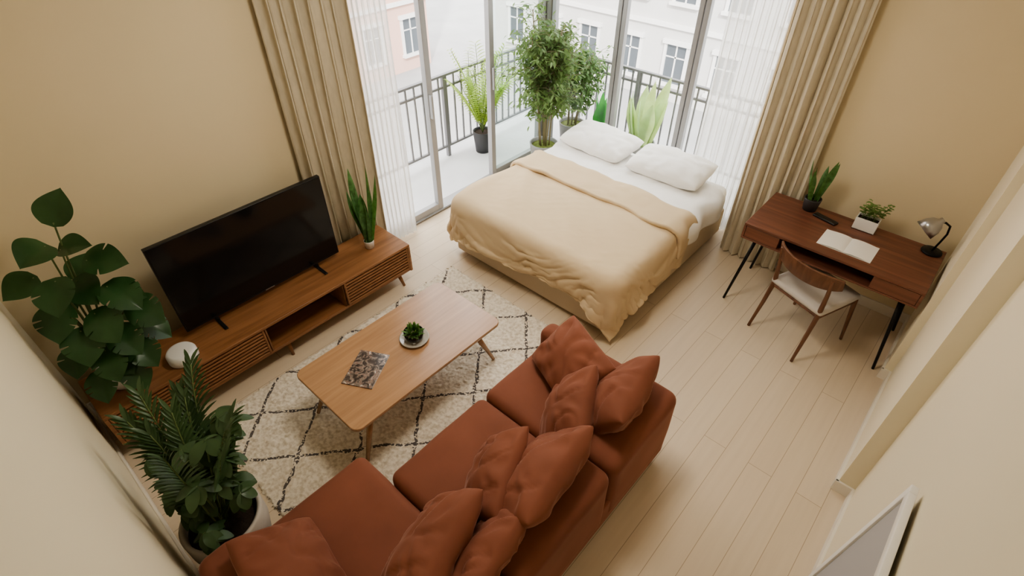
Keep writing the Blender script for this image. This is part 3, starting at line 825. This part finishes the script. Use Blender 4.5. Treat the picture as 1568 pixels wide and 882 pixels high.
# ---------------------------------------------------------------- tree-like plants
def bush(name,c,zb,pr,ph,H,R,nst,nleaf,leafm,seed,lean=(0,0),LL=.075,soil=M_moss,pm=M_greyp,lo=.35,cl=None):
    rnd=random.Random(seed); g=grp(name,(c[0],c[1],zb))
    mb=MB(); mb.lathe((c[0],c[1],zb),[(0,.001),(pr*.75,.001),(pr*.8,.02),(pr,ph*.93),(pr*1.04,ph),(pr*.93,ph),(pr*.9,ph*.88)],0,40); mb.obj('pot',pm,g)
    mb=MB(); mb.lathe((c[0],c[1],zb),[(0,ph*.92),(pr*.93,ph*.9)]); mb.obj('soil',soil,g)
    st=MB();lf=MB(); prof=lambda t:max(.04,math.sin(math.pi*min(1,(t*.95+.03)**.75)))
    for s in range(nst):
        a=2*math.pi*s/nst+rnd.uniform(-.3,.3); r0=pr*.4*rnd.random()
        b=Vector((c[0]+math.cos(a)*r0,c[1]+math.sin(a)*r0,zb+ph*.9)); h=H*rnd.uniform(.72,1)
        e=Vector((c[0]+lean[0]+math.cos(a)*R*.6*rnd.uniform(.2,1),c[1]+lean[1]+math.sin(a)*R*.6*rnd.uniform(.2,1),zb+h))
        mid=(b+e)/2; mid.x=b.x*.6+e.x*.4; mid.y=b.y*.6+e.y*.4
        cur=lambda k:b*(1-k)**2+mid*2*k*(1-k)+e*k*k
        st.tube([cur(k/8) for k in range(9)],[.008]*5+[.005]*4,n=7)
        for q in range(nleaf//nst//6):
            k=lo+(1-lo)*rnd.random()**.8; p=cur(k); aa=rnd.uniform(0,6.28); tl=R*rnd.uniform(.25,.9)*(1-.6*abs(k-.55))
            tw=Vector((math.cos(aa),math.sin(aa),rnd.uniform(.1,1.0))).normalized(); tip=p+tw*tl+Vector((0,0,-.15*tl))
            st.tube([p,(p+tip)/2+Vector((0,0,.03)),tip],.0018,n=4)
            for j in range(6):
                o=p.lerp(tip,.45+.6*j/5)+Vector((rnd.uniform(-1,1),rnd.uniform(-1,1),rnd.uniform(-1,1)))*.02; d=(tw*.6+Vector((rnd.uniform(-1,1),rnd.uniform(-1,1),rnd.uniform(-.9,.4)))).normalized()
                lf.leaf(o,d,(rnd.uniform(-.6,.6),rnd.uniform(-.6,.6),1),LL*rnd.uniform(.6,1.2),LL*.34,prof,3,droop=.6,fold=.15)
    if cl: lf.clamp(*cl); st.clamp(*cl)
    lf.obj('leaves',leafm,g); st.obj('stems',M_bark,g)
bush('potted_bamboo',(-3.49,4.40),0,.15,.36,1.90,.46,8,3800,M_leafb,3,lo=.28,cl=(XG+.05,99,-99,YG-.06))
bush('potted_ficus',(-3.66,5.14),-.03,.15,.33,1.25,.44,6,1900,leafmat('ficus_leaf',(.12,.21,.085),.5,tr=.3),6,lean=(.10,.0),LL=.08,lo=.25,cl=(-4.4,-3.37,YG+.06,5.52))
def palm(name,c,zb,pr,ph,H,nf,seed):
    rnd=random.Random(seed); g=grp(name,(c[0],c[1],zb))
    mb=MB(); mb.lathe((c[0],c[1],zb),[(0,.001),(pr*.75,.001),(pr,ph),(pr*.9,ph),(pr*.88,ph*.9)],0,32); mb.obj('pot',M_darkp,g)
    mb=MB(); mb.lathe((c[0],c[1],zb),[(0,ph*.9),(pr*.9,ph*.9)]); mb.obj('soil',M_soil,g)
    lf=MB();st=MB(); base=Vector((c[0],c[1],zb+ph*.9)); prof=lambda t:max(.04,math.sin(math.pi*(t*.9+.05)))
    for i in range(nf):
        a=2*math.pi*i/nf+rnd.uniform(-.3,.3); sp=rnd.uniform(.08,.34)
        d=Vector((math.cos(a)*sp,math.sin(a)*sp,1)).normalized(); pos=base.copy(); pts=[pos.copy()]; dc=d.copy(); Lf=H*rnd.uniform(.6,1.05); N=14
        for k in range(N):
            dc=(dc+Vector((d.x*.05,d.y*.05,-.08*k/N))).normalized(); pos=pos+dc*Lf/N; pts.append(pos.copy())
        st.tube(pts,[.005]*7+[.003]*(N-6),n=5)
        side=dc.cross(Vector((0,0,1))).normalized()
        for k in range(3,N+1):
            dd=(pts[k]-pts[k-1]).normalized()
            for q in (0,.5):
                for sg in (-1,1):
                    lf.leaf(pts[k]-dd*q*Lf/N,(side*sg+dd*.9),(0,0,1),.18*math.sin(math.pi*(.15+.75*(k-3)/(N-2))),.020,prof,4,droop=.7,fold=.2)
    lf.clamp(-4.59,XG-.1,-99,5.5); st.clamp(-4.59,XG-.1,-99,5.5)
    lf.obj('leaves',M_leafo,g); st.obj('stems',M_stem,g)
palm('potted_palm',(-4.40,4.36),-.03,.12,.26,1.0,18,3)

# ---------------------------------------------------------------- street
M_street=mat('street_asphalt',(.36,.36,.36),.9,var=(.5,.08))
quick('street_ground',M_street,-60,40,-40,70,-6.3,-6.0)
M_fw=mat('facade_white',(.54,.53,.515),.9); M_fp=mat('facade_pink',(.60,.40,.33),.9); M_fc=mat('facade_cream',(.60,.49,.42),.9)
M_win=mat('facade_window',(.10,.115,.13),.3); M_ftrim=mat('facade_trim',(.68,.67,.655),.8)
def facade(name,T,width,height,m,bay=2.1,fl=3.0,ww=.85,wh=1.5,z0=-6):
    mb=MB(); mb.box(0,width,-3,0,z0,z0+height,0,T=T)
    nb=int(width/bay); nf=int(height/fl)
    for f in range(nf):
        zb=z0+f*fl
        mb.box(0,width,0,.12,zb+fl-.18,zb+fl-.02,2,T=T)
        for b in range(nb):
            x=(b+.5)*bay; za=zb+.75
            mb.box(x-ww/2,x+ww/2,-.02,.01,za,za+wh,1,T=T)
            mb.box(x-ww/2-.12,x-ww/2,0,.08,za,za+wh,2,T=T); mb.box(x+ww/2,x+ww/2+.12,0,.08,za,za+wh,2,T=T)
            mb.box(x-ww/2-.18,x+ww/2+.18,0,.16,za+wh,za+wh+.16,2,T=T); mb.box(x-ww/2-.18,x+ww/2+.18,0,.18,za-.12,za,2,T=T)
            mb.box(x-.03,x+.03,0,.04,za,za+wh,2,T=T); mb.box(x-ww/2,x+ww/2,0,.04,za+wh*.66,za+wh*.66+.05,2,T=T)
    mb.obj(name,[m,M_win,M_ftrim])
def TW(x,y0): return Matrix.Translation((x,y0,0))@Matrix.Rotation(-math.pi/2,4,'Z')
facade('apartment_building',TW(-21,17.5),17,18,M_fp)
facade('apartment_building',TW(-21.4,0),18,18,M_fc)
def TN(x0,y): return Matrix.Translation((x0,y,0))@Matrix.Rotation(math.pi,4,'Z')
facade('apartment_building',TN(14,21),34,18,M_fw)

# ---------------------------------------------------------------- fill light at ceiling (unseen, added to brighten the room; housing made up)
g=grp('added_fill_lamp',(-1.7,1.9,ZC)); mb=MB()
mb.lathe((-1.7,1.9,ZC-.07),[(0,.069),(.36,.069),(.38,.05),(.38,.0),(.36,.0),(.36,.04),(0,.04)],0,48); mb.obj('housing',M_whitec,g)
l=D.lights.new('added_fill_light','AREA'); l.shape='DISK'; l.size=.7; l.energy=32; l.color=(1,.92,.78)
lo=D.objects.new('added_fill_light',l); S.collection.objects.link(lo); lo.location=(-1.7,1.9,ZC-.06); put(lo,g)

# sun + sky
sl=D.lights.new('sun','SUN'); sl.energy=5; sl.angle=.05; sl.color=(1,.97,.94)
so=D.objects.new('sun',sl); S.collection.objects.link(so); so.location=(10,-10,12)
so.rotation_euler=Vector((-.55,.62,-.56)).to_track_quat('-Z','Y').to_euler()
w=D.worlds.new('sky'); S.world=w; w.use_nodes=True; nt=w.node_tree; bg=nt.nodes['Background']
bg.inputs[0].default_value=(.99,.985,.97,1); bg.inputs[1].default_value=5.0

# camera
cam=D.cameras.new('camera'); co=D.objects.new('camera',cam); S.collection.objects.link(co)
cam.sensor_width=36; cam.lens=836/1568*36; cam.clip_start=.02
co.location=(0,0,3.1); co.rotation_euler=(math.radians(49),0,math.radians(42))
S.camera=co
S.view_settings.view_transform='AgX'
S.view_settings.look='AgX - Medium High Contrast'
S.view_settings.exposure=.15
